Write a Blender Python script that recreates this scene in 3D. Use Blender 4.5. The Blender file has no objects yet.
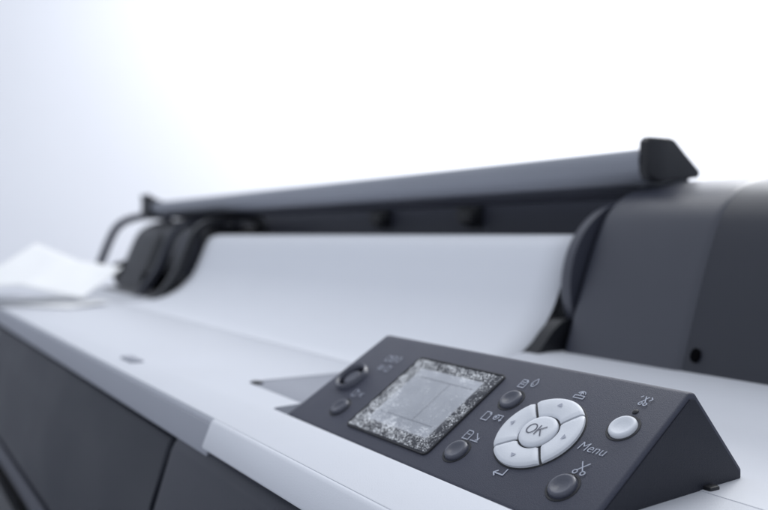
import bpy, bmesh, math, random
from mathutils import Vector, Matrix
random.seed(4)
S = 0.1                       # design unit = 10 cm
ZC = 1.1                      # eye height above the floor, metres
C = bpy.data.collections.new('scene'); bpy.context.scene.collection.children.link(C)
def W(x, y, z): return Vector((x*S, y*S, ZC + z*S))

# ------------------------------------------------------------------ materials
def mat(name, col, rough=0.5, bump=0.0, bscale=300, var=0.0, vscale=8, spec=0.5, metal=0.0, coat=0.0, rvar=0.0, transl=0.0):
    m = bpy.data.materials.new(name); m.use_nodes = True
    nt = m.node_tree; N = nt.nodes; L = nt.links
    b = N['Principled BSDF']
    b.inputs['Roughness'].default_value = rough
    b.inputs['Metallic'].default_value = metal
    b.inputs['Specular IOR Level'].default_value = spec
    b.inputs['Coat Weight'].default_value = coat
    b.inputs['Base Color'].default_value = (*col, 1)
    tc = N.new('ShaderNodeTexCoord')
    if var or rvar:
        n = N.new('ShaderNodeTexNoise'); n.inputs['Scale'].default_value = vscale; n.inputs['Detail'].default_value = 6
        L.new(tc.outputs['Object'], n.inputs['Vector'])
        if var:
            r = N.new('ShaderNodeMapRange')
            r.inputs['From Min'].default_value = .3; r.inputs['From Max'].default_value = .7
            r.inputs['To Min'].default_value = 1-var; r.inputs['To Max'].default_value = 1+var
            L.new(n.outputs['Fac'], r.inputs['Value'])
            mx = N.new('ShaderNodeVectorMath'); mx.operation = 'SCALE'
            mx.inputs[0].default_value = col
            L.new(r.outputs[0], mx.inputs['Scale']); L.new(mx.outputs[0], b.inputs['Base Color'])
        if rvar:
            r = N.new('ShaderNodeMapRange')
            r.inputs['From Min'].default_value = .3; r.inputs['From Max'].default_value = .7
            r.inputs['To Min'].default_value = rough-rvar; r.inputs['To Max'].default_value = rough+rvar
            L.new(n.outputs['Fac'], r.inputs['Value']); L.new(r.outputs[0], b.inputs['Roughness'])
    if bump:
        n2 = N.new('ShaderNodeTexNoise'); n2.inputs['Scale'].default_value = bscale; n2.inputs['Detail'].default_value = 3
        L.new(tc.outputs['Object'], n2.inputs['Vector'])
        bp = N.new('ShaderNodeBump'); bp.inputs['Strength'].default_value = bump; bp.inputs['Distance'].default_value = 0.0004
        L.new(n2.outputs['Fac'], bp.inputs['Height']); L.new(bp.outputs[0], b.inputs['Normal'])
    if transl:
        t = N.new('ShaderNodeBsdfTranslucent'); t.inputs['Color'].default_value = (*col, 1)
        mx = N.new('ShaderNodeMixShader'); mx.inputs[0].default_value = transl
        L.new(b.outputs[0], mx.inputs[1]); L.new(t.outputs[0], mx.inputs[2]); L.new(mx.outputs[0], N['Material Output'].inputs['Surface'])
    return m
M = {}
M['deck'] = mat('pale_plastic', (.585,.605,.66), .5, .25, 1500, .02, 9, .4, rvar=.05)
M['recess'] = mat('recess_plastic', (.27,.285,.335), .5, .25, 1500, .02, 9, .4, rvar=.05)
M['trim'] = mat('white_plastic', (.78,.80,.86), .45, .2, 1500, .02, 9, .4)
M['band'] = mat('grey_trim_plastic', (.37,.385,.44), .5, .2, 1500, .02, 9, .35)
M['dark'] = mat('dark_plastic', (.020,.023,.035), .5, .3, 1400, .06, 6, .35, rvar=.06)
M['ink'] = mat('ink_cover_plastic', (.028,.031,.046), .48, .3, 1400, .06, 6, .4, rvar=.06)
M['housing'] = mat('slate_plastic', (.044,.048,.068), .38, .3, 1800, .05, 7, .7, rvar=.05)
M['side'] = mat('dark_slate_plastic', (.024,.027,.040), .44, .3, 1800, .05, 7, .5)
M['black'] = mat('black_plastic', (.009,.010,.014), .45, .2, 900)
M['hole'] = mat('hole_black', (.002,.002,.003), .95, spec=.05)
M['hood'] = mat('hood_plastic', (.28,.295,.34), .42, .2, 1500, .04, 5, .5, rvar=.04)
M['rail'] = mat('rail_plastic', (.05,.054,.075), .5, .2, 1500, .04, 5, .4)
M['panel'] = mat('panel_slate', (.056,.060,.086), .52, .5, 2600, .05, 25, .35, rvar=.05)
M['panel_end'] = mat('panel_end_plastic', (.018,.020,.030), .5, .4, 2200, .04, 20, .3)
M['well'] = mat('well_black', (.008,.009,.014), .5)
M['button'] = mat('button_grey', (.064,.069,.096), .34, .15, 1500, spec=.6)
M['white_key'] = mat('white_key', (.68,.705,.76), .42, .15, 1500, .03, 60, .4)
M['print'] = mat('print_pale', (.44,.47,.56), .6)
M['print_dark'] = mat('print_dark', (.10,.105,.14), .6)
M['lcd_print'] = mat('lcd_segment_grey', (.36,.38,.44), .5)
M['paper'] = mat('roll_paper', (.745,.765,.82), .85, .15, 700, .012, 5, .2)
M['sheet'] = mat('loose_paper', (.93,.94,.955), .85, .2, 500, .015, 9, .2, transl=.18)
M['wall'] = mat('painted_wall', (.77,.79,.84), .9, .2, 60, .012, 1.2, .1)
M['floor'] = mat('floor_grey', (.40,.41,.45), .6, .3, 80, .1, 3)
M['metal'] = mat('stand_metal', (.16,.17,.21), .4, metal=.6)
M['arrow'] = mat('arrow_print', (.36,.38,.45), .6)

def lcd_mat():
    m = bpy.data.materials.new('lcd_glass'); m.use_nodes = True
    N = m.node_tree.nodes; L = m.node_tree.links; b = N['Principled BSDF']
    tc = N.new('ShaderNodeTexCoord'); n = N.new('ShaderNodeTexNoise'); n.inputs['Scale'].default_value = 18; n.inputs['Detail'].default_value = 2
    cr = N.new('ShaderNodeValToRGB')
    cr.color_ramp.elements[0].position = .3; cr.color_ramp.elements[0].color = (.40,.43,.49,1)
    cr.color_ramp.elements[1].position = .7; cr.color_ramp.elements[1].color = (.68,.71,.78,1)
    L.new(tc.outputs['Object'], n.inputs['Vector']); L.new(n.outputs['Fac'], cr.inputs[0]); L.new(cr.outputs[0], b.inputs['Base Color'])
    L.new(cr.outputs[0], b.inputs['Emission Color']); b.inputs['Emission Strength'].default_value = .28   # backlit display
    b.inputs['Roughness'].default_value = .3
    return m
M['lcd'] = lcd_mat()
def film_mat():                      # clear protective film with trapped bubbles, creases and scuffs
    m = bpy.data.materials.new('scuffed_film'); m.use_nodes = True
    N = m.node_tree.nodes; L = m.node_tree.links
    out = N['Material Output']; N.remove(N['Principled BSDF'])
    tc = N.new('ShaderNodeTexCoord')
    n1 = N.new('ShaderNodeTexNoise'); n1.inputs['Scale'].default_value = 1300; n1.inputs['Detail'].default_value = 1; n1.inputs['Roughness'].default_value = .5
    mp = N.new('ShaderNodeMapping'); mp.inputs['Rotation'].default_value = (0,0,.5); mp.inputs['Scale'].default_value = (1,1.9,1.3)
    n2 = N.new('ShaderNodeTexNoise'); n2.inputs['Scale'].default_value = 110; n2.inputs['Detail'].default_value = 1; n2.inputs['Distortion'].default_value = .4
    L.new(tc.outputs['Object'], n1.inputs['Vector']); L.new(tc.outputs['Object'], mp.inputs['Vector']); L.new(mp.outputs[0], n2.inputs['Vector'])
    nb = N.new('ShaderNodeMath'); nb.operation = 'MULTIPLY_ADD'; nb.inputs[1].default_value = 3.4; nb.inputs[2].default_value = -1.2; L.new(n1.outputs['Fac'], nb.inputs[0])
    ad = N.new('ShaderNodeMath'); ad.operation = 'MULTIPLY_ADD'; ad.inputs[1].default_value = 1.1
    L.new(n2.outputs['Fac'], ad.inputs[0]); L.new(nb.outputs[0], ad.inputs[2])
    at = N.new('ShaderNodeAttribute'); at.attribute_name = 'scuff'
    a2 = N.new('ShaderNodeMath'); a2.operation = 'MULTIPLY_ADD'; a2.inputs[1].default_value = .60
    L.new(at.outputs['Fac'], a2.inputs[0]); L.new(ad.outputs[0], a2.inputs[2])
    cr = N.new('ShaderNodeMapRange'); cr.inputs['From Min'].default_value = 1.72; cr.inputs['From Max'].default_value = 1.86
    cr.inputs['To Min'].default_value = 0; cr.inputs['To Max'].default_value = .95
    L.new(a2.outputs[0], cr.inputs['Value'])
    mp2 = N.new('ShaderNodeMapping'); mp2.inputs['Rotation'].default_value = (0,0,.9); mp2.inputs['Scale'].default_value = (1,.45,.5)
    n3 = N.new('ShaderNodeTexNoise'); n3.inputs['Scale'].default_value = 130; n3.inputs['Detail'].default_value = 1; n3.inputs['Distortion'].default_value = 1.0
    L.new(tc.outputs['Object'], mp2.inputs['Vector']); L.new(mp2.outputs[0], n3.inputs['Vector'])
    s1 = N.new('ShaderNodeMath'); s1.operation = 'SUBTRACT'; s1.inputs[1].default_value = .5; L.new(n3.outputs['Fac'], s1.inputs[0])
    s2 = N.new('ShaderNodeMath'); s2.operation = 'ABSOLUTE'; L.new(s1.outputs[0], s2.inputs[0])
    s3 = N.new('ShaderNodeMapRange'); s3.inputs['From Min'].default_value = 0; s3.inputs['From Max'].default_value = .016; s3.inputs['To Min'].default_value = .75; s3.inputs['To Max'].default_value = 0
    L.new(s2.outputs[0], s3.inputs['Value'])
    s4 = N.new('ShaderNodeMath'); s4.operation = 'MULTIPLY'; L.new(s3.outputs[0], s4.inputs[0]); L.new(at.outputs['Fac'], s4.inputs[1])
    mxx = N.new('ShaderNodeMath'); mxx.operation = 'MAXIMUM'; L.new(cr.outputs[0], mxx.inputs[0]); L.new(s4.outputs[0], mxx.inputs[1])
    tr = N.new('ShaderNodeBsdfTransparent'); gl = N.new('ShaderNodeBsdfGlossy'); gl.inputs['Roughness'].default_value = .1
    mx = N.new('ShaderNodeMixShader'); fr = N.new('ShaderNodeFresnel'); fr.inputs['IOR'].default_value = 1.5
    L.new(fr.outputs[0], mx.inputs[0]); L.new(tr.outputs[0], mx.inputs[1]); L.new(gl.outputs[0], mx.inputs[2])
    df = N.new('ShaderNodeBsdfDiffuse'); df.inputs['Color'].default_value = (.90,.92,.95,1)
    m2 = N.new('ShaderNodeMixShader'); L.new(mxx.outputs[0], m2.inputs[0]); L.new(mx.outputs[0], m2.inputs[1]); L.new(df.outputs[0], m2.inputs[2])
    L.new(m2.outputs[0], out.inputs['Surface'])
    return m
M['film'] = film_mat()
M['bezel'] = mat('display_bezel', (.085,.09,.12), .3, var=.2, vscale=60, spec=.6)

# ------------------------------------------------------------------ helpers
def origin_of(o):
    v = Vector((0,0,0))
    while o is not None: v = v + Vector(o.location); o = o.parent
    return v
def thing(name, label, cat, loc, group=None):
    o = bpy.data.objects.new(name, None); C.objects.link(o); o.location = W(*loc); o.empty_display_size = .02
    o['label'] = label; o['category'] = cat
    if group: o['group'] = group
    return o
def obj(name, bm, m, parent=None, loc=None, label=None, angle=35, flat=False):
    """bm is in design units; loc only for top-level meshes"""
    org = origin_of(parent) if parent else (W(*loc) if loc else W(0,0,0))
    for v in bm.verts: v.co = W(*v.co) - org
    bmesh.ops.recalc_face_normals(bm, faces=bm.faces)
    me = bpy.data.meshes.new(name); bm.to_mesh(me); bm.free()
    for p in me.polygons: p.use_smooth = not flat
    if not flat: me.set_sharp_from_angle(angle=math.radians(angle))
    me.materials.append(m)
    o = bpy.data.objects.new(name, me); C.objects.link(o)
    if parent: o.parent = parent
    else: o.location = org
    if label: o['label'] = label
    return o
def crom(pts, n=6):
    out = []
    P = [pts[0]] + list(pts) + [pts[-1]]
    for i in range(1, len(P)-2):
        p0, p1, p2, p3 = P[i-1], P[i], P[i+1], P[i+2]
        for k in range(n):
            t = k/n
            out.append(tuple(.5*((2*p1[j]) + (-p0[j]+p2[j])*t + (2*p0[j]-5*p1[j]+4*p2[j]-p3[j])*t*t + (-p0[j]+3*p1[j]-3*p2[j]+p3[j])*t**3) for j in range(len(p1))))
    out.append(tuple(pts[-1])); return out
def prism(bm, prof, x0, x1, bev=0.0, seg=3, all_edges=False):
    va = [bm.verts.new((x0, y, z)) for y, z in prof]; vb = [bm.verts.new((x1, y, z)) for y, z in prof]
    n = len(prof); fs = []
    for i in range(n): fs.append(bm.faces.new((va[i], va[(i+1)%n], vb[(i+1)%n], vb[i])))
    c0 = bm.faces.new(va); c1 = bm.faces.new(vb[::-1]); fs += [c0, c1]
    if bev:
        ed = set(c0.edges) | set(c1.edges)
        if all_edges:
            for f in fs: ed |= set(f.edges)
        bmesh.ops.bevel(bm, geom=list(ed), offset=bev, segments=seg, profile=.5, affect='EDGES', clamp_overlap=True)
    return bm
def domed(bm, prof, x0, x1, r0, r1, n=8):
    """extrusion with softly rounded ends"""
    secs = []
    for k in range(n+1):
        a = math.pi/2*k/n; secs.append((x0+r0*(1-math.sin(a)), r0*(1-math.cos(a))))
    for k in range(n+1):
        a = math.pi/2*k/n; secs.append((x1-r1*(1-math.sin(a)), r1*(1-math.cos(a))))
    secs = sorted(secs)
    m = len(prof); nrm = []
    for i in range(m):
        a = Vector(prof[i-1]); b = Vector(prof[(i+1)%m]); t = (b-a)
        if t.length < 1e-9: t = Vector((1,0))
        t.normalize(); nrm.append(Vector((t.y, -t.x)))
    rings = []
    for x, d in secs:
        rings.append([bm.verts.new((x, prof[i][0]+nrm[i].x*d, prof[i][1]+nrm[i].y*d)) for i in range(m)])
    for a, b in zip(rings, rings[1:]):
        for i in range(m): bm.faces.new((a[i], a[(i+1)%m], b[(i+1)%m], b[i]))
    bm.faces.new(rings[0]); bm.faces.new(rings[-1][::-1])
    return bm
def box(bm, x0, x1, y0, y1, z0, z1, bev=.02, seg=2):
    return prism(bm, [(y0,z0),(y1,z0),(y1,z1),(y0,z1)], x0, x1, bev, seg, True)
def NB(): return bmesh.new()
def tube(bm, pts, r, n=10):
    rings = []
    for i, p in enumerate(pts):
        p = Vector(p); a = Vector(pts[max(i-1,0)]); b = Vector(pts[min(i+1,len(pts)-1)]); t = (b-a).normalized()
        u = Vector((1,0,0)); w = t.cross(u).normalized()
        rings.append([bm.verts.new(p+u*r*1.6*math.cos(2*math.pi*k/n)+w*r*math.sin(2*math.pi*k/n)) for k in range(n)])
    for a, b in zip(rings, rings[1:]):
        for k in range(n): bm.faces.new((a[k], a[(k+1)%n], b[(k+1)%n], b[k]))
    bm.faces.new(rings[0]); bm.faces.new(rings[-1][::-1]); return bm
def lathe_x(bm, cy, cz, prof, n=48):          # prof: (x, r) turned round the x axis
    rings = []
    for x, r in prof:
        if r < 1e-5: rings.append([bm.verts.new((x, cy, cz))])
        else: rings.append([bm.verts.new((x, cy+r*math.cos(2*math.pi*k/n), cz+r*math.sin(2*math.pi*k/n))) for k in range(n)])
    for a, b in zip(rings, rings[1:]):
        for k in range(n):
            if len(a) == 1 and len(b) == 1: break
            if len(a) == 1: bm.faces.new((a[0], b[(k+1)%n], b[k]))
            elif len(b) == 1: bm.faces.new((a[k], a[(k+1)%n], b[0]))
            else: bm.faces.new((a[k], a[(k+1)%n], b[(k+1)%n], b[k]))
    return bm

# ------------------------------------------------------------------ setting
def curved_wall():
    bm = NB(); R = 42; cx, cy = -6, 3
    cols = []
    for k in range(49):
        a = math.radians(20 + 190*k/48)
        cols.append([bm.verts.new((cx+R*math.cos(a), cy+R*math.sin(a), z)) for z in (-11.0, 0, 12, 26)])
    for a, b in zip(cols, cols[1:]):
        for j in range(3): bm.faces.new((a[j], b[j], b[j+1], a[j+1]))
    o = obj('wall', bm, M['wall'], None, (-6, 45, -11)); o['kind'] = 'structure'
curved_wall()
bm = NB(); vs = [bm.verts.new(p) for p in ((-55,-30,-11),(45,-30,-11),(45,50,-11),(-55,50,-11))]; bm.faces.new(vs)
o = obj('floor', bm, M['floor'], None, (0,0,-11)); o['kind'] = 'structure'

# ------------------------------------------------------------------ the printer
PR = thing('large_format_printer', 'wide dark grey and pale large format printer with tilted control panel and raised roll cover', 'printer', (-9, 3.5, -11))

# pale top deck: one slab with a cut-out behind and under the control panel
bm = NB()
out = [(-19,1.645),(-1.2,1.645),(-1.2,2.02),(-4.50,2.02),(-4.53,2.05),(-4.55,2.235),(-5.38,2.235),(-5.42,2.275),(-5.42,3.9),(-19,3.9)]
va = [bm.verts.new((x,y,-1.12)) for x,y in out]; vb = [bm.verts.new((x,y,-1.0)) for x,y in out]; n = len(out)
for i in range(n): bm.faces.new((va[i], va[(i+1)%n], vb[(i+1)%n], vb[i]))
bm.faces.new(va[::-1]); f = bm.faces.new(vb)
bmesh.ops.bevel(bm, geom=list(f.edges), offset=.004, segments=2, profile=.5, affect='EDGES')
obj('top_deck', bm, M['deck'], PR, angle=50)
IP = [(2.03,-1.24),(2.03,-1.075),(2.12,-1.065),(2.236,-1.006),(2.5,-1.004)]
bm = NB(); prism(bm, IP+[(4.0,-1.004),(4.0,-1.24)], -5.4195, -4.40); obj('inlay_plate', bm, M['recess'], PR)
bm = NB(); prism(bm, IP+[(2.802,-1.002),(2.802,-1.24)], -4.395, -1.21); obj('panel_shelf', bm, M['deck'], PR)
bm = NB()
prism(bm, [(2.80,-1.23),(2.80,-1.000),(3.42,-.999),(3.66,-.972),(3.84,-.90),(4.0,-.855),(4.2,-.84),(6.2,-.84),(6.2,-1.23)], -4.70, -1.21, .003, 2)
obj('side_deck', bm, M['deck'], PR)
bm = NB(); box(bm, -5.40, -5.31, 2.26, 2.32, -1.045, -.990, .01); obj('catch', bm, M['black'], PR)
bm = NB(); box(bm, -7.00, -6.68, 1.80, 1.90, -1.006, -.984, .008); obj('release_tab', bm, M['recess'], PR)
# front trim
bm = NB(); prism(bm, [(1.625,-1.035),(1.68,-1.035),(1.68,-1.205),(1.60,-1.205)], -19, -4.44, .008, 2, True)
obj('front_trim', bm, M['band'], PR)
bm = NB(); prism(bm, [(1.6445,-1.003),(1.634,-1.006),(1.622,-1.02),(1.572,-1.142),(1.580,-1.156),(1.6445,-1.156)], -4.43, -1.18, .006, 2)
obj('side_trim', bm, M['trim'], PR, angle=50)
# dark front covers
FP = [(1.475,-1.62),(1.40,-1.95),(1.36,-2.32),(1.40,-2.36),(3.4,-2.36)]
bm = NB(); prism(bm, [(1.625,-1.232),(1.600,-1.242),(1.585,-1.265)]+FP+[(3.4,-1.232)], -19, -5.06, .02, 3); obj('front_cover', bm, M['dark'], PR)
bm = NB(); prism(bm, [(1.65,-1.172),(1.615,-1.195),(1.585,-1.235),(1.575,-1.262)]+[(y-.012,z) for y,z in FP[:3]]+FP[3:]+[(3.4,-1.3),(1.65,-1.3)], -4.95, -1.2, .016, 3); obj('ink_cover', bm, M['ink'], PR, angle=50)
bm = NB(); box(bm, -18.9, -1.3, 1.70, 3.3, -1.31, -1.11, .0); obj('inner_frame', bm, M['hole'], PR)
bm = NB(); prism(bm, [(1.66,-1.25),(1.50,-1.65),(1.42,-2.3),(2.5,-2.3),(2.5,-1.25)], -5.2, -4.8, 0); obj('seam_shade_block', bm, M['hole'], PR)  # black block added in the gap to give the seam its shade
bm = NB(); prism(bm, [(1.38,-2.42),(1.34,-2.50),(1.36,-2.60),(1.44,-2.64),(1.55,-2.6),(1.55,-2.42)], -18.8, -1.4, .02, 2); obj('lower_rail', bm, M['rail'], PR)
bm = NB(); box(bm, -18.9, -1.3, 1.6, 5.9, -3.3, -2.365, .05); obj('chassis', bm, M['black'], PR)
bm = NB(); prism(bm, [(1.30,-2.75),(1.15,-3.2),(1.10,-3.9),(1.25,-4.6),(1.9,-5.1),(3.0,-5.2),(3.0,-5.1),(1.95,-5.0),(1.33,-4.5),(1.18,-3.9),(1.23,-3.2),(1.38,-2.75)], -18.5, -1.6, .0); obj('paper_basket', bm, M['black'], PR, angle=50)
bm = NB(); box(bm, -18.95, -1.25, 3.42, 6.15, -2.36, -1.305, .03); obj('rear_body', bm, M['dark'], PR)
for x in (-17.2, -3.4):
    bm = NB(); box(bm, x-.3, x+.3, 3.3, 4.3, -10.4, -3.3, .06); box(bm, x-.35, x+.35, .8, 6.6, -10.75, -10.4, .06)
    obj('stand_leg', bm, M['metal'], PR)

# end housings
HP = [(4.25,-.98),(4.298,-.838),(4.40,-.56),(4.515,-.26),(4.64,.02),(4.74,.17),(4.88,.283),(5.08,.362),(5.32,.402),(5.65,.405),(5.95,.33),(6.15,.12),(6.2,-.3),(6.2,-.98)]
H = crom(HP, 6)
bm = NB(); domed(bm, H, -4.56, -3.47, .09, .10); hr = obj('end_housing', bm, M['housing'], PR, angle=70)
HI = [(5.2+(y-5.2)*.975, -.98+(z+.98)*.990) for y, z in H]
bm = NB(); prism(bm, HI, -3.56, -1.3, .03, 3); sc = obj('side_cover', bm, M['side'], PR, angle=60)
bm = NB()                                     # black disc on the side cover, painting in a screw hole's shade
n = 24; rr = []; nv = Vector((-.93,.37)); tv = Vector((.37,.93)); cc = Vector((4.345,-.735))
for r, d in ((.046,-.03),(.044,.008)):
    rr.append([bm.verts.new((-3.425+r*.7*math.cos(2*math.pi*k/n), *(cc+nv*d+tv*(r*math.sin(2*math.pi*k/n))))) for k in range(n)])
for a, b in zip(rr, rr[1:]):
    for k in range(n): bm.faces.new((a[k], a[(k+1)%n], b[(k+1)%n], b[k]))
bm.faces.new(rr[-1]); obj('screw_hole_shade', bm, M['hole'], sc)
HL = [(y-.05, z) for y, z in H]
def inset(P, s): return [(5.2+(y-5.2)*s, -.98+(z+.98)*s) for y, z in P]
bm = NB(); domed(bm, inset(HL,.92), -17.3, -15.2, .4, .3); el = obj('end_housing', bm, M['black'], PR, label='far end housing, rounded and black with a thin outer arch', angle=70)
arch = [(-18.4, y-.02, z) for y, z in HL[:60]]
bm = NB(); tube(bm, arch, .085); obj('arched_rail', bm, M['rail'], el, angle=70)

# cradle arms left of the paper (hoops), paper guide at the right
AP = crom([(3.82,-1.0),(3.95,-.86),(4.16,-.56),(4.30,-.24),(4.42,.02),(4.58,.18),(4.82,.28),(5.3,.35),(5.6,.3),(5.75,0)], 5)
def hoop(x0, x1, w):
    """an arched arm: the band between the profile and the same profile moved inwards"""
    inner = []
    for i, p in enumerate(AP):
        a = Vector(AP[max(i-1,0)]); b = Vector(AP[min(i+1,len(AP)-1)]); t = (b-a).normalized()
        inner.append((p[0]+t.y*w, p[1]-t.x*w))
    bm = NB()
    rows = [[bm.verts.new((x, *q)) for q in P] for x, P in ((x0,AP),(x1,AP),(x1,inner),(x0,inner))]
    for k in range(4):
        a, b = rows[k], rows[(k+1)%4]
        for i in range(len(AP)-1): bm.faces.new((a[i], a[i+1], b[i+1], b[i]))
    bm.faces.new([r[0] for r in rows]); bm.faces.new([r[-1] for r in rows][::-1])
    return bm
obj('cradle_arm', hoop(-13.08,-12.90,.12), M['black'], PR, angle=50)
obj('cradle_arm', hoop(-14.10,-13.95,.10), M['ink'], PR, angle=50)  # paler than the first arm: its highlight is put into the colour
bm = NB(); box(bm, -15.4, -12.95, 4.70, 5.75, -1.0, .14, .14, 4); obj('roll_support', bm, M['black'], PR, angle=60)
bm = NB(); box(bm, -16.5, -12.95, 3.905, 4.9, -1.2, -.97, .02, 2); obj('support_base', bm, M['black'], PR, angle=60)
bm = NB(); prism(bm, crom([(4.08,-.87),(4.16,-.78),(4.26,-.68),(4.36,-.62),(4.46,-.62),(4.55,-.66)],4)+[(4.6,-.9)], -4.70, -4.57, .02, 3); obj('paper_guide', bm, M['black'], PR)

# dark trough and back panel behind the roll
bm = NB(); box(bm, -15.6, -4.56, 5.76, 5.88, -1.2, .36, .02); bp = obj('back_panel', bm, M['ink'], PR)
bm = NB(); box(bm, -12.9, -4.76, 4.2, 5.74, -1.22, -1.01, .02); obj('roll_trough', bm, M['black'], PR)
for x in (-9.3, -7.42):
    bm = NB(); prism(bm, [(5.60,.14),(5.58,.20),(5.60,.34),(5.758,.34),(5.758,.08)], x-.13, x+.13, .01, 2); obj('rib', bm, M['black'], bp)

# raised roll cover
def sh_(P): return [((y+.06), z*1.012) for y, z in P]
BP = sh_(crom([(5.35,.60),(5.1,.645),(4.90,.635),(4.845,.60),(4.83,.53),(4.87,.45),(4.97,.39),(5.15,.365),(5.42,.37)], 5))
bm = NB(); prism(bm, BP, -16.75, -4.36, .01, 2); rc = obj('roll_cover', bm, M['hood'], PR, angle=40)
bm = NB(); prism(bm, sh_(crom([(4.99,.385),(5.2,.33),(5.5,.30)],4)+[(5.5,.372),(5.0,.388)]), -16.6, -4.6, .0); obj('cover_lip', bm, M['rail'], rc)
bm = NB(); prism(bm, [(4.90,.47),(4.905,.69),(4.94,.725),(5.16,.73),(5.20,.71),(5.50,.49),(5.48,.44),(5.1,.395),(4.94,.40)], -4.37, -4.28, .018, 3); obj('end_cap', bm, M['black'], rc)
bm = NB(); prism(bm, [(4.80,.36),(4.84,.60),(4.80,.80),(4.86,.81),(5.00,.70),(5.20,.66),(5.50,.49),(5.48,.40),(5.1,.34)], -17.15, -16.72, .012, 2); obj('end_cap', bm, M['black'], rc)

# ------------------------------------------------------------------ spindle and roll
SP = thing('roll_spindle', 'dark spindle with round flanges holding the paper roll behind the deck', 'spindle', (-8.7, 5.05, -.95))
bm = NB(); lathe_x(bm, 5.08, -.42, [(-14.6,0),(-14.6,.12),(-4.58,.12),(-4.58,0)], 24); obj('shaft', bm, M['black'], SP)
bm = NB(); lathe_x(bm, 5.04, -.38, [(-4.562,.0),(-4.562,.635),(-4.62,.635),(-4.66,.625),(-4.695,.60),(-4.72,.56),(-4.73,.48),(-4.735,.2),(-4.735,0)], 72)
obj('flange', bm, M['housing'], SP, angle=50)
bm = NB(); lathe_x(bm, 4.96, -.36, [(-13.6,0),(-13.6,.50),(-13.55,.56),(-13.45,.58),(-13.35,.56),(-13.3,.48),(-13.3,0)], 64)
obj('flange', bm, M['rail'], SP, angle=50)
RL = thing('paper_roll', 'wide roll of white paper feeding a smooth sheet down onto the pale deck', 'paper roll', (-8.7, 5.0, -.9))
bm = NB(); lathe_x(bm, 5.12, -.46, [(-12.75,.14),(-12.75,.45),(-4.74,.45),(-4.74,.14)], 64); obj('wound_paper', bm, M['paper'], RL, angle=40)
bm = NB()
sp = crom([(5.12,-.006),(4.9,.004),(4.74,-.012),(4.645,-.06),(4.585,-.16),(4.50,-.36),(4.40,-.57),(4.26,-.74),(4.06,-.88),(3.82,-.965),(3.5,-.992),(3.25,-.9975)], 6)
nx = 24; rows = []
for y, z in sp:
    rows.append([bm.verts.new((-12.75+(8.0)*i/nx, y, z)) for i in range(nx+1)])
for a, b in zip(rows, rows[1:]):
    for i in range(nx): bm.faces.new((a[i], a[i+1], b[i+1], b[i]))
sh = obj('feeding_sheet', bm, M['paper'], RL, angle=80)
md = sh.modifiers.new('t', 'SOLIDIFY'); md.thickness = .00015; md.offset = 1

# ------------------------------------------------------------------ loose folded papers on the deck
def patch(bm, c, n=14, bulge=0.0, wob=.02, seed=0):
    rnd = random.Random(seed); ph = [rnd.uniform(0,6) for _ in range(4)]
    a, b, d, e = [Vector(p) for p in c]
    nn = (b-a).cross(e-a).normalized()
    g = []
    for i in range(n+1):
        row = []
        for j in range(n+1):
            u, v = i/n, j/n
            p = a*(1-u)*(1-v) + b*u*(1-v) + d*u*v + e*(1-u)*v
            edge = 16*u*(1-u)*v*(1-v)
            p += nn*(bulge*edge + wob*edge*(math.sin(4*u+ph[0])*math.sin(5*v+ph[1])))
            row.append(bm.verts.new(p))
        g.append(row)
    for i in range(n):
        for j in range(n): bm.faces.new((g[i][j], g[i+1][j], g[i+1][j+1], g[i][j+1]))
def paper_thing(name, label, patches, loc, thick=.0004):
    bm = NB()
    for k, (c, bulge, wob) in enumerate(patches): patch(bm, c, 14, bulge, wob, k+3)
    bmesh.ops.remove_doubles(bm, verts=bm.verts, dist=.004)
    o = obj(name, bm, M['sheet'], None, loc, label, angle=12); o['category'] = 'paper'
    md = o.modifiers.new('t', 'SOLIDIFY'); md.thickness = thick; md.offset = 0
    return o
a_, b_, c_, d_ = (-13.2,1.25,-.74), (-14.3,2.36,-.13), (-13.2,3.42,-.50), (-12.3,2.62,-.88)
m1, m2 = (-12.85,1.90,-.70), (-13.75,2.90,-.40)
paper_thing('folded_paper', 'white folded paper propped up in a peak at the far left of the deck',
    [((a_, b_, m2, m1), .01, .02), ((m1, m2, c_, d_), .02, .02),
     ((a_, b_, (-15.8,2.5,-.6), (-15.2,1.2,-.95)), .0, .02)], (-13.2,2.2,-1))
paper_thing('paper_sheet', 'white paper sheet lying nearly flat under the folded peak of paper',
    [(((-13.3,1.45,-.975),(-12.0,2.40,-.985),(-12.40,3.06,-.95),(-14.4,2.7,-.97)), .02, .02)], (-13.2,2.4,-1))

# ------------------------------------------------------------------ control panel
CY, CZ = 2.10, -1.035
def pt(p, q, h=0.0): return (p, CY + .833*q - .5525*h, CZ + .5525*q + .833*h)
bm = NB()
def ex(y, z): return (-2.135-(y-2.10)*.078, y, z)
def lx(y, z): return (-4.475+(y-2.10)*.10, y, z)
sec = [(2.10,-1.035),(2.738,-.611),(2.778,-.617),(3.10,-.965),(3.10,-1.010),(2.08,-1.10)]
va = [bm.verts.new(lx(*p)) for p in sec]; vb = [bm.verts.new(ex(*p)) for p in sec]; n = 6
for i in range(n): bm.faces.new((va[i], va[(i+1)%n], vb[(i+1)%n], vb[i]))
bm.faces.new(va); bm.faces.new(vb[::-1])
bmesh.ops.bevel(bm, geom=list(bm.edges), offset=.012, segments=3, profile=.5, affect='EDGES', clamp_overlap=True)
CP = obj('control_panel', bm, M['panel'], PR, label='tilted slate grey control panel with display and keys', angle=45)
bm = NB()
ck = [(2.125,-1.045),(2.737,-.638),(2.768,-.642),(3.078,-.975),(3.078,-1.008),(2.125,-1.08)]
va = [bm.verts.new((ex(*p)[0]-.02, *p)) for p in ck]; vb = [bm.verts.new((ex(*p)[0]+.006, *p)) for p in ck]; n = 6
for i in range(n): bm.faces.new((va[i], va[(i+1)%n], vb[(i+1)%n], vb[i]))
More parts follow.
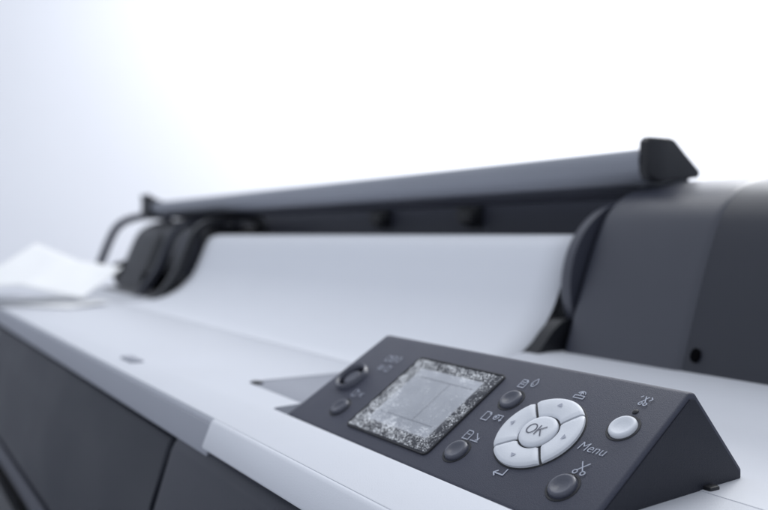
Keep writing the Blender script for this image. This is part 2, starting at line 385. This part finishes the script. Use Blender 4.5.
bm.faces.new(va); bm.faces.new(vb[::-1])
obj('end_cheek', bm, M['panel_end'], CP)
bm = NB(); box(bm, -2.22, -2.15, 2.82, 2.88, -1.03, -.985, .008); obj('foot', bm, M['black'], CP)

def turned(prof, p0, q0, n=48, sx=1.0):      # prof (r,h) around panel normal
    bm = NB(); rings = []
    for r, h in prof:
        if r < 1e-6: rings.append([bm.verts.new(pt(p0, q0, h))])
        else: rings.append([bm.verts.new(pt(p0+r*sx*math.cos(2*math.pi*k/n), q0+r*math.sin(2*math.pi*k/n), h)) for k in range(n)])
    for a, b in zip(rings, rings[1:]):
        for k in range(n):
            if len(b) == 1: bm.faces.new((a[k], a[(k+1)%n], b[0]))
            else: bm.faces.new((a[k], a[(k+1)%n], b[(k+1)%n], b[k]))
    return bm
def button(p, q, r, m, label=None, name='button'):
    obj('button_well', turned([(r+.012,-.002),(r+.010,.003),(r+.002,.003),(r-.002,-.002)], p, q), M['well'], CP)
    obj(name, turned([(r-.003,-.01),(r-.003,.010),(r-.008,.017),(r-.018,.018),(r*.5,.011),(0,.008)], p, q), m, CP, label=label, angle=60)
button(-2.99, .510, .058, M['button'])
button(-3.008, .155, .060, M['button'])
button(-2.355, .165, .062, M['button'])
button(-4.085, .165, .058, M['button'])
button(-2.325, .512, .062, M['white_key'], 'round white button on the control panel')
obj('power_ring', turned([(.106,-.002),(.103,.024),(.096,.032),(.088,.030),(.082,.010),(.080,-.004)], -4.262, .380), M['button'], CP, angle=60)
obj('button_well', turned([(.081,.002),(0,.002)], -4.262, .380), M['hole'], CP)
obj('power_button', turned([(.056,-.004),(.056,.010),(.050,.014),(.03,.012),(0,.010)], -4.262, .380), M['button'], CP, angle=60)
obj('indicator_lamp', turned([(.014,-.002),(.013,.004),(.007,.007),(0,.008)], -2.335, .608, 20), M['well'], CP)

# navigation ring
NP, NQ = -2.677, .374
obj('ring_well', turned([(.214,-.002),(.211,.003),(.2,.0035),(0,.0035)], NP, NQ, 64), M['well'], CP)
def sector(a0, a1, r0, r1):
    bm = NB(); prof = [(r1,.0),(r1,.014),(r1-.006,.020),(r1-.016,.023),((r0+r1)/2,.021),(r0+.014,.017),(r0+.005,.014),(r0,.009),(r0,.0)]
    k = 18; cols = []
    for i in range(k+1):
        f = i/k; col = []
        for r, h in prof:
            gap = .0065/r
            aa = a0+gap + (a1-a0-2*gap)*f
            hh = h - (.005 if i in (0, k) else 0)
            col.append(bm.verts.new(pt(NP+r*math.cos(aa), NQ+r*math.sin(aa), max(hh, 0))))
        cols.append(col)
    for a, b in zip(cols, cols[1:]):
        for j in range(len(prof)-1): bm.faces.new((a[j], a[j+1], b[j+1], b[j]))
    bm.faces.new(cols[0]); bm.faces.new(cols[-1][::-1])
    return bm
for k in range(4):
    a = math.pi/4 + k*math.pi/2
    obj('arrow_key', sector(a, a+math.pi/2, .098, .205), M['white_key'], CP, angle=40)
obj('ok_key', turned([(.089,.0),(.089,.014),(.083,.021),(.070,.0225),(.04,.0225),(0,.0225)], NP, NQ), M['white_key'], CP, angle=60)

def flat_poly(pts, h):
    bm = NB(); bm.faces.new([bm.verts.new(pt(p, q, h)) for p, q in pts]); return bm
for k in range(4):
    a = math.pi/2*k; c, s = math.cos(a), math.sin(a)
    tri = [(.170,0),(.150,.015),(.150,-.015)]
    obj('arrow_mark', flat_poly([(NP+x*c-y*s, NQ+x*s+y*c) for x, y in tri], .0245), M['arrow'], CP)

def text(s, p, q, size, h, m, shear=0.0, center=False, off=0.0):
    cu = bpy.data.curves.new('txt', 'FONT'); cu.body = s; cu.size = size; cu.shear = shear; cu.offset = off
    if center: cu.align_x = 'CENTER'; cu.align_y = 'CENTER'
    to = bpy.data.objects.new('txt', cu); C.objects.link(to)
    dg = bpy.context.evaluated_depsgraph_get(); me = bpy.data.meshes.new_from_object(to.evaluated_get(dg))
    bm = NB(); bm.from_mesh(me); bpy.data.objects.remove(to); bpy.data.meshes.remove(me)
    for v in bm.verts: v.co = pt(p+v.co.x, q+v.co.y, h)
    return obj('lettering', bm, m, CP, flat=True)
text('Menu', -2.445, .352, .064, .004, M['print'], .15, False, -.0007)

def strokes(paths, p0, q0, sc=.92, w=.0046, name='icon', h=.0035, m=None, dh=.0002):
    bm = NB()
    for path in paths:
        for (x0, y0), (x1, y1) in zip(path, path[1:]):
            x0, y0, x1, y1 = p0+x0*sc, q0+y0*sc, p0+x1*sc, q0+y1*sc
            d = Vector((x1-x0, y1-y0)); l = d.length
            if l < 1e-6: continue
            d /= l; nx_, ny_ = -d.y*w/2, d.x*w/2; ex_, ey = d.x*w/4, d.y*w/4
            bm.faces.new([bm.verts.new(pt(a, b, h)) for a, b in ((x0-ex_+nx_, y0-ey+ny_),(x0-ex_-nx_, y0-ey-ny_),(x1+ex_-nx_, y1+ey-ny_),(x1+ex_+nx_, y1+ey+ny_))])
            h += dh
    return obj(name, bm, m or M['print'], CP, flat=True)
def circ(cx, cy, r, n=14, a0=0, a1=360, sy=1): return [(cx+r*math.cos(math.radians(a0+(a1-a0)*k/n)), cy+sy*r*math.sin(math.radians(a0+(a1-a0)*k/n))) for k in range(n+1)]
strokes([circ(-.030,0,.023,24,0,360,1.18), [(.006,-.027),(.006,.027)], [(.040,.027),(.008,-.003)], [(.017,.006),(.042,-.027)]], NP, NQ-.002, 1.0, .0056, 'lettering', .0240, M['print_dark'], .00006)
sheet_ic = [(-.022,-.028),(-.022,.028),(.010,.028),(.022,.016),(.022,-.028),(-.022,-.028)]
fold_ic = [(.010,.028),(.010,.016),(.022,.016)]
drop = [(0,.032),(.014,.008),(.017,-.008),(.010,-.022),(0,-.026),(-.010,-.022),(-.017,-.008),(-.014,.008),(0,.032)]
roll_ic = [circ(-.012,0,.016), circ(-.012,0,.005,8), [(-.012,.016),(.03,.016),(.03,-.02)], [(.022,-.011),(.03,-.02),(.038,-.011)]]
strokes([sheet_ic, fold_ic, [(-.012,.008),(.012,.008)], [(-.012,-.006),(.012,-.006)]], -3.012, .622)
strokes([drop, [(-.006,-.008),(-.002,-.014)]], -2.950, .640)
strokes([sheet_ic, fold_ic], -3.035, .385)
strokes(roll_ic, -2.962, .390)
strokes([sheet_ic, [(-.01,.004),(.01,.004)]], -3.03, .255); strokes([[(-.02,.02),(.02,-.02)], [(.005,-.022),(.02,-.02),(.018,-.004)], [(-.025,-.03),(.03,-.03)]], -2.970, .260)
strokes([circ(0,0,.022,10,20,160), [(-.03,-.008),(.03,-.008),(.03,-.026),(-.03,-.026),(-.03,-.008)], [(-.012,.004),(0,.018),(.012,.004)], [(0,.018),(0,-.006)]], -2.65, .632)
strokes([circ(-.014,-.012,.009,10), circ(.014,-.014,.009,10), [(-.010,-.004),(.010,.030)], [(.010,-.006),(-.008,.030)], [(.024,.008),(.034,.020),(.024,.030)], [(-.030,.022),(-.022,.030)]], -2.332, .666)
strokes([circ(-.022,-.022,.011,10), circ(.022,-.022,.011,10), [(-.015,-.013),(.022,.034)], [(.015,-.013),(-.022,.034)]], -2.34, .268)
strokes([[(.034,.03),(.034,-.008),(-.026,-.008)], [(-.010,.008),(-.028,-.008),(-.010,-.024)]], -2.69, .128, .9, .0065)
# double row of symbols at the upper left
strokes([sheet_ic, fold_ic], -4.14, .585, .8, .0045); strokes([sheet_ic, [(-.012,.0),(.012,.0)]], -4.09, .588, .8, .0045); strokes([drop], -4.04, .590, .8, .0045)
strokes([[(-.03,0),(.03,0)],[(-.024,-.015),(.024,-.015)],[(-.024,.015),(.024,.015)]], -4.12, .505, .9, .0045); strokes([sheet_ic], -4.05, .510, .8, .0045)
strokes([sheet_ic, fold_ic], -4.09, .285, .85, .0045); strokes([[(-.018,-.018),(.018,.018)],[(-.018,.018),(.018,-.018)]], -4.03, .285, .85, .0045)

# display
def rrect(x0, x1, y0, y1, r, n=5):
    out = []
    for cx, cy, a in ((x1-r,y1-r,0),(x0+r,y1-r,90),(x0+r,y0+r,180),(x1-r,y0+r,270)):
        for k in range(n+1):
            t = math.radians(a+90*k/n); out.append((cx+r*math.cos(t), cy+r*math.sin(t)))
    return out
def ring_rr(outer, inner, h0, h1):
    bm = NB(); n = len(outer)
    a = [bm.verts.new(pt(p,q,h0)) for p,q in outer]; b = [bm.verts.new(pt(p+(pi_-p)*.25, q+(qi-q)*.25, h1)) for (p,q),(pi_,qi) in zip(outer, inner)]
    c = [bm.verts.new(pt(p,q,h1)) for p,q in inner]; d = [bm.verts.new(pt(p,q,h0)) for p,q in inner]
    for s, t in ((a,b),(b,c),(c,d)):
        for k in range(n): bm.faces.new((s[k], s[(k+1)%n], t[(k+1)%n], t[k]))
    return bm
X0, X1, Q0, Q1 = -3.888, -3.150, .072, .648
obj('display_frame', ring_rr(rrect(X0,X1,Q0,Q1,.03), rrect(X0+.010,X1-.010,Q0+.010,Q1-.010,.022), -.002, .009), M['well'], CP)
obj('display_bezel', flat_poly(rrect(X0+.008,X1-.008,Q0+.008,Q1-.008,.022), .0025), M['bezel'], CP)
obj('lcd_screen', flat_poly(rrect(-3.785,-3.250,.160,.572,.008), .0040), M['lcd'], CP)
# faint display contents: a header rule and pale blocks
strokes([[(-.235,.145),(.235,.145)], [(-.235,-.135),(.235,-.135)], [(.06,-.13),(.06,.14)]], -3.518, .366, 1, .004, 'display_mark', .0046, M['lcd_print'], .00003)
bm = NB(); g = []; lay = []
rnd = random.Random(2); NX, NY = 60, 48
for i in range(NX+1):
    row = []
    for j in range(NY+1):
        p = X0+.016+(X1-X0-.032)*i/NX; q = Q0+.016+(Q1-Q0-.032)*j/NY
        wob = .020*math.sin(q*23+1)+.014*math.sin(q*51); wq = .016*math.sin(p*19)+.012*math.sin(p*47)
        dl = p+3.785-.03-wob; dr = -3.250-p+wob*.5; db = q-.160-.02-wq; dt = .572-q+wq
        if min(dl, dr, db, dt) > 0:
            s = max(.10, .75-dl*8, .25-dr*6, .65-db*9, .45-dt*8)
        elif dl <= 0: s = 1.0
        elif db <= 0: s = .95 if p < -3.5 else .62
        elif dt <= 0: s = .80
        else: s = .5
        amp = .0002 + .0013*min(1, s)
        row.append(bm.verts.new(pt(p, q, .0076+.0008*math.sin(i*.25+j*.15)+rnd.uniform(-amp,amp))))
        lay.append(s)
    g.append(row)
for i in range(NX):
    for j in range(NY): bm.faces.new((g[i][j], g[i+1][j], g[i+1][j+1], g[i][j+1]))
fo = obj('protective_film', bm, M['film'], CP, angle=80)
at = fo.data.attributes.new('scuff', 'FLOAT', 'POINT')
for i, v in enumerate(lay): at.data[i].value = v

# ------------------------------------------------------------------ light
w = bpy.data.worlds.new('World'); bpy.context.scene.world = w; w.use_nodes = True
w.node_tree.nodes['Background'].inputs[0].default_value = (.84,.90,1.0,1); w.node_tree.nodes['Background'].inputs[1].default_value = .70
def area(name, loc, target, sx, sy, power, col=(1,1,1), spread=180):
    l = bpy.data.lights.new(name, 'AREA'); l.shape = 'RECTANGLE'; l.size = sx*S; l.size_y = sy*S; l.energy = power; l.color = col
    l.spread = math.radians(spread)
    o = bpy.data.objects.new(name, l); C.objects.link(o); o.location = W(*loc)
    o.rotation_euler = (W(*target)-W(*loc)).to_track_quat('-Z', 'Y').to_euler()
area('wall_lamp', (-22,20,18.5), (-37,33.5,12), 12, 7, 105, (1,.995,.99))
area('overhead_key_light', (-9,9,16), (-7,4,-1), 16, 9, 11, (.98,.99,1))  # unseen soft key, added overhead for the deck and the housing tops
area('added_sheen_light', (-8,17,11), (-4.5,5.2,.3), 10, 5, 18, (.97,.985,1))  # unseen light added behind the printer for sheen on the housing shoulder

# ------------------------------------------------------------------ camera
cam = bpy.data.cameras.new('camera'); co = bpy.data.objects.new('camera', cam); C.objects.link(co)
co.location = (0,0,ZC); co.rotation_euler = (math.radians(90), 0, math.radians(58.35))
cam.sensor_width = 36; cam.lens = 39.84; cam.shift_y = -20/768
cam.clip_start = .01; cam.clip_end = 100
cam.dof.use_dof = True; cam.dof.focus_distance = .345; cam.dof.aperture_fstop = 7.5
sc_ = bpy.context.scene; sc_.camera = co
sc_.view_settings.view_transform = 'Standard'; sc_.view_settings.look = 'None'; sc_.view_settings.exposure = 0
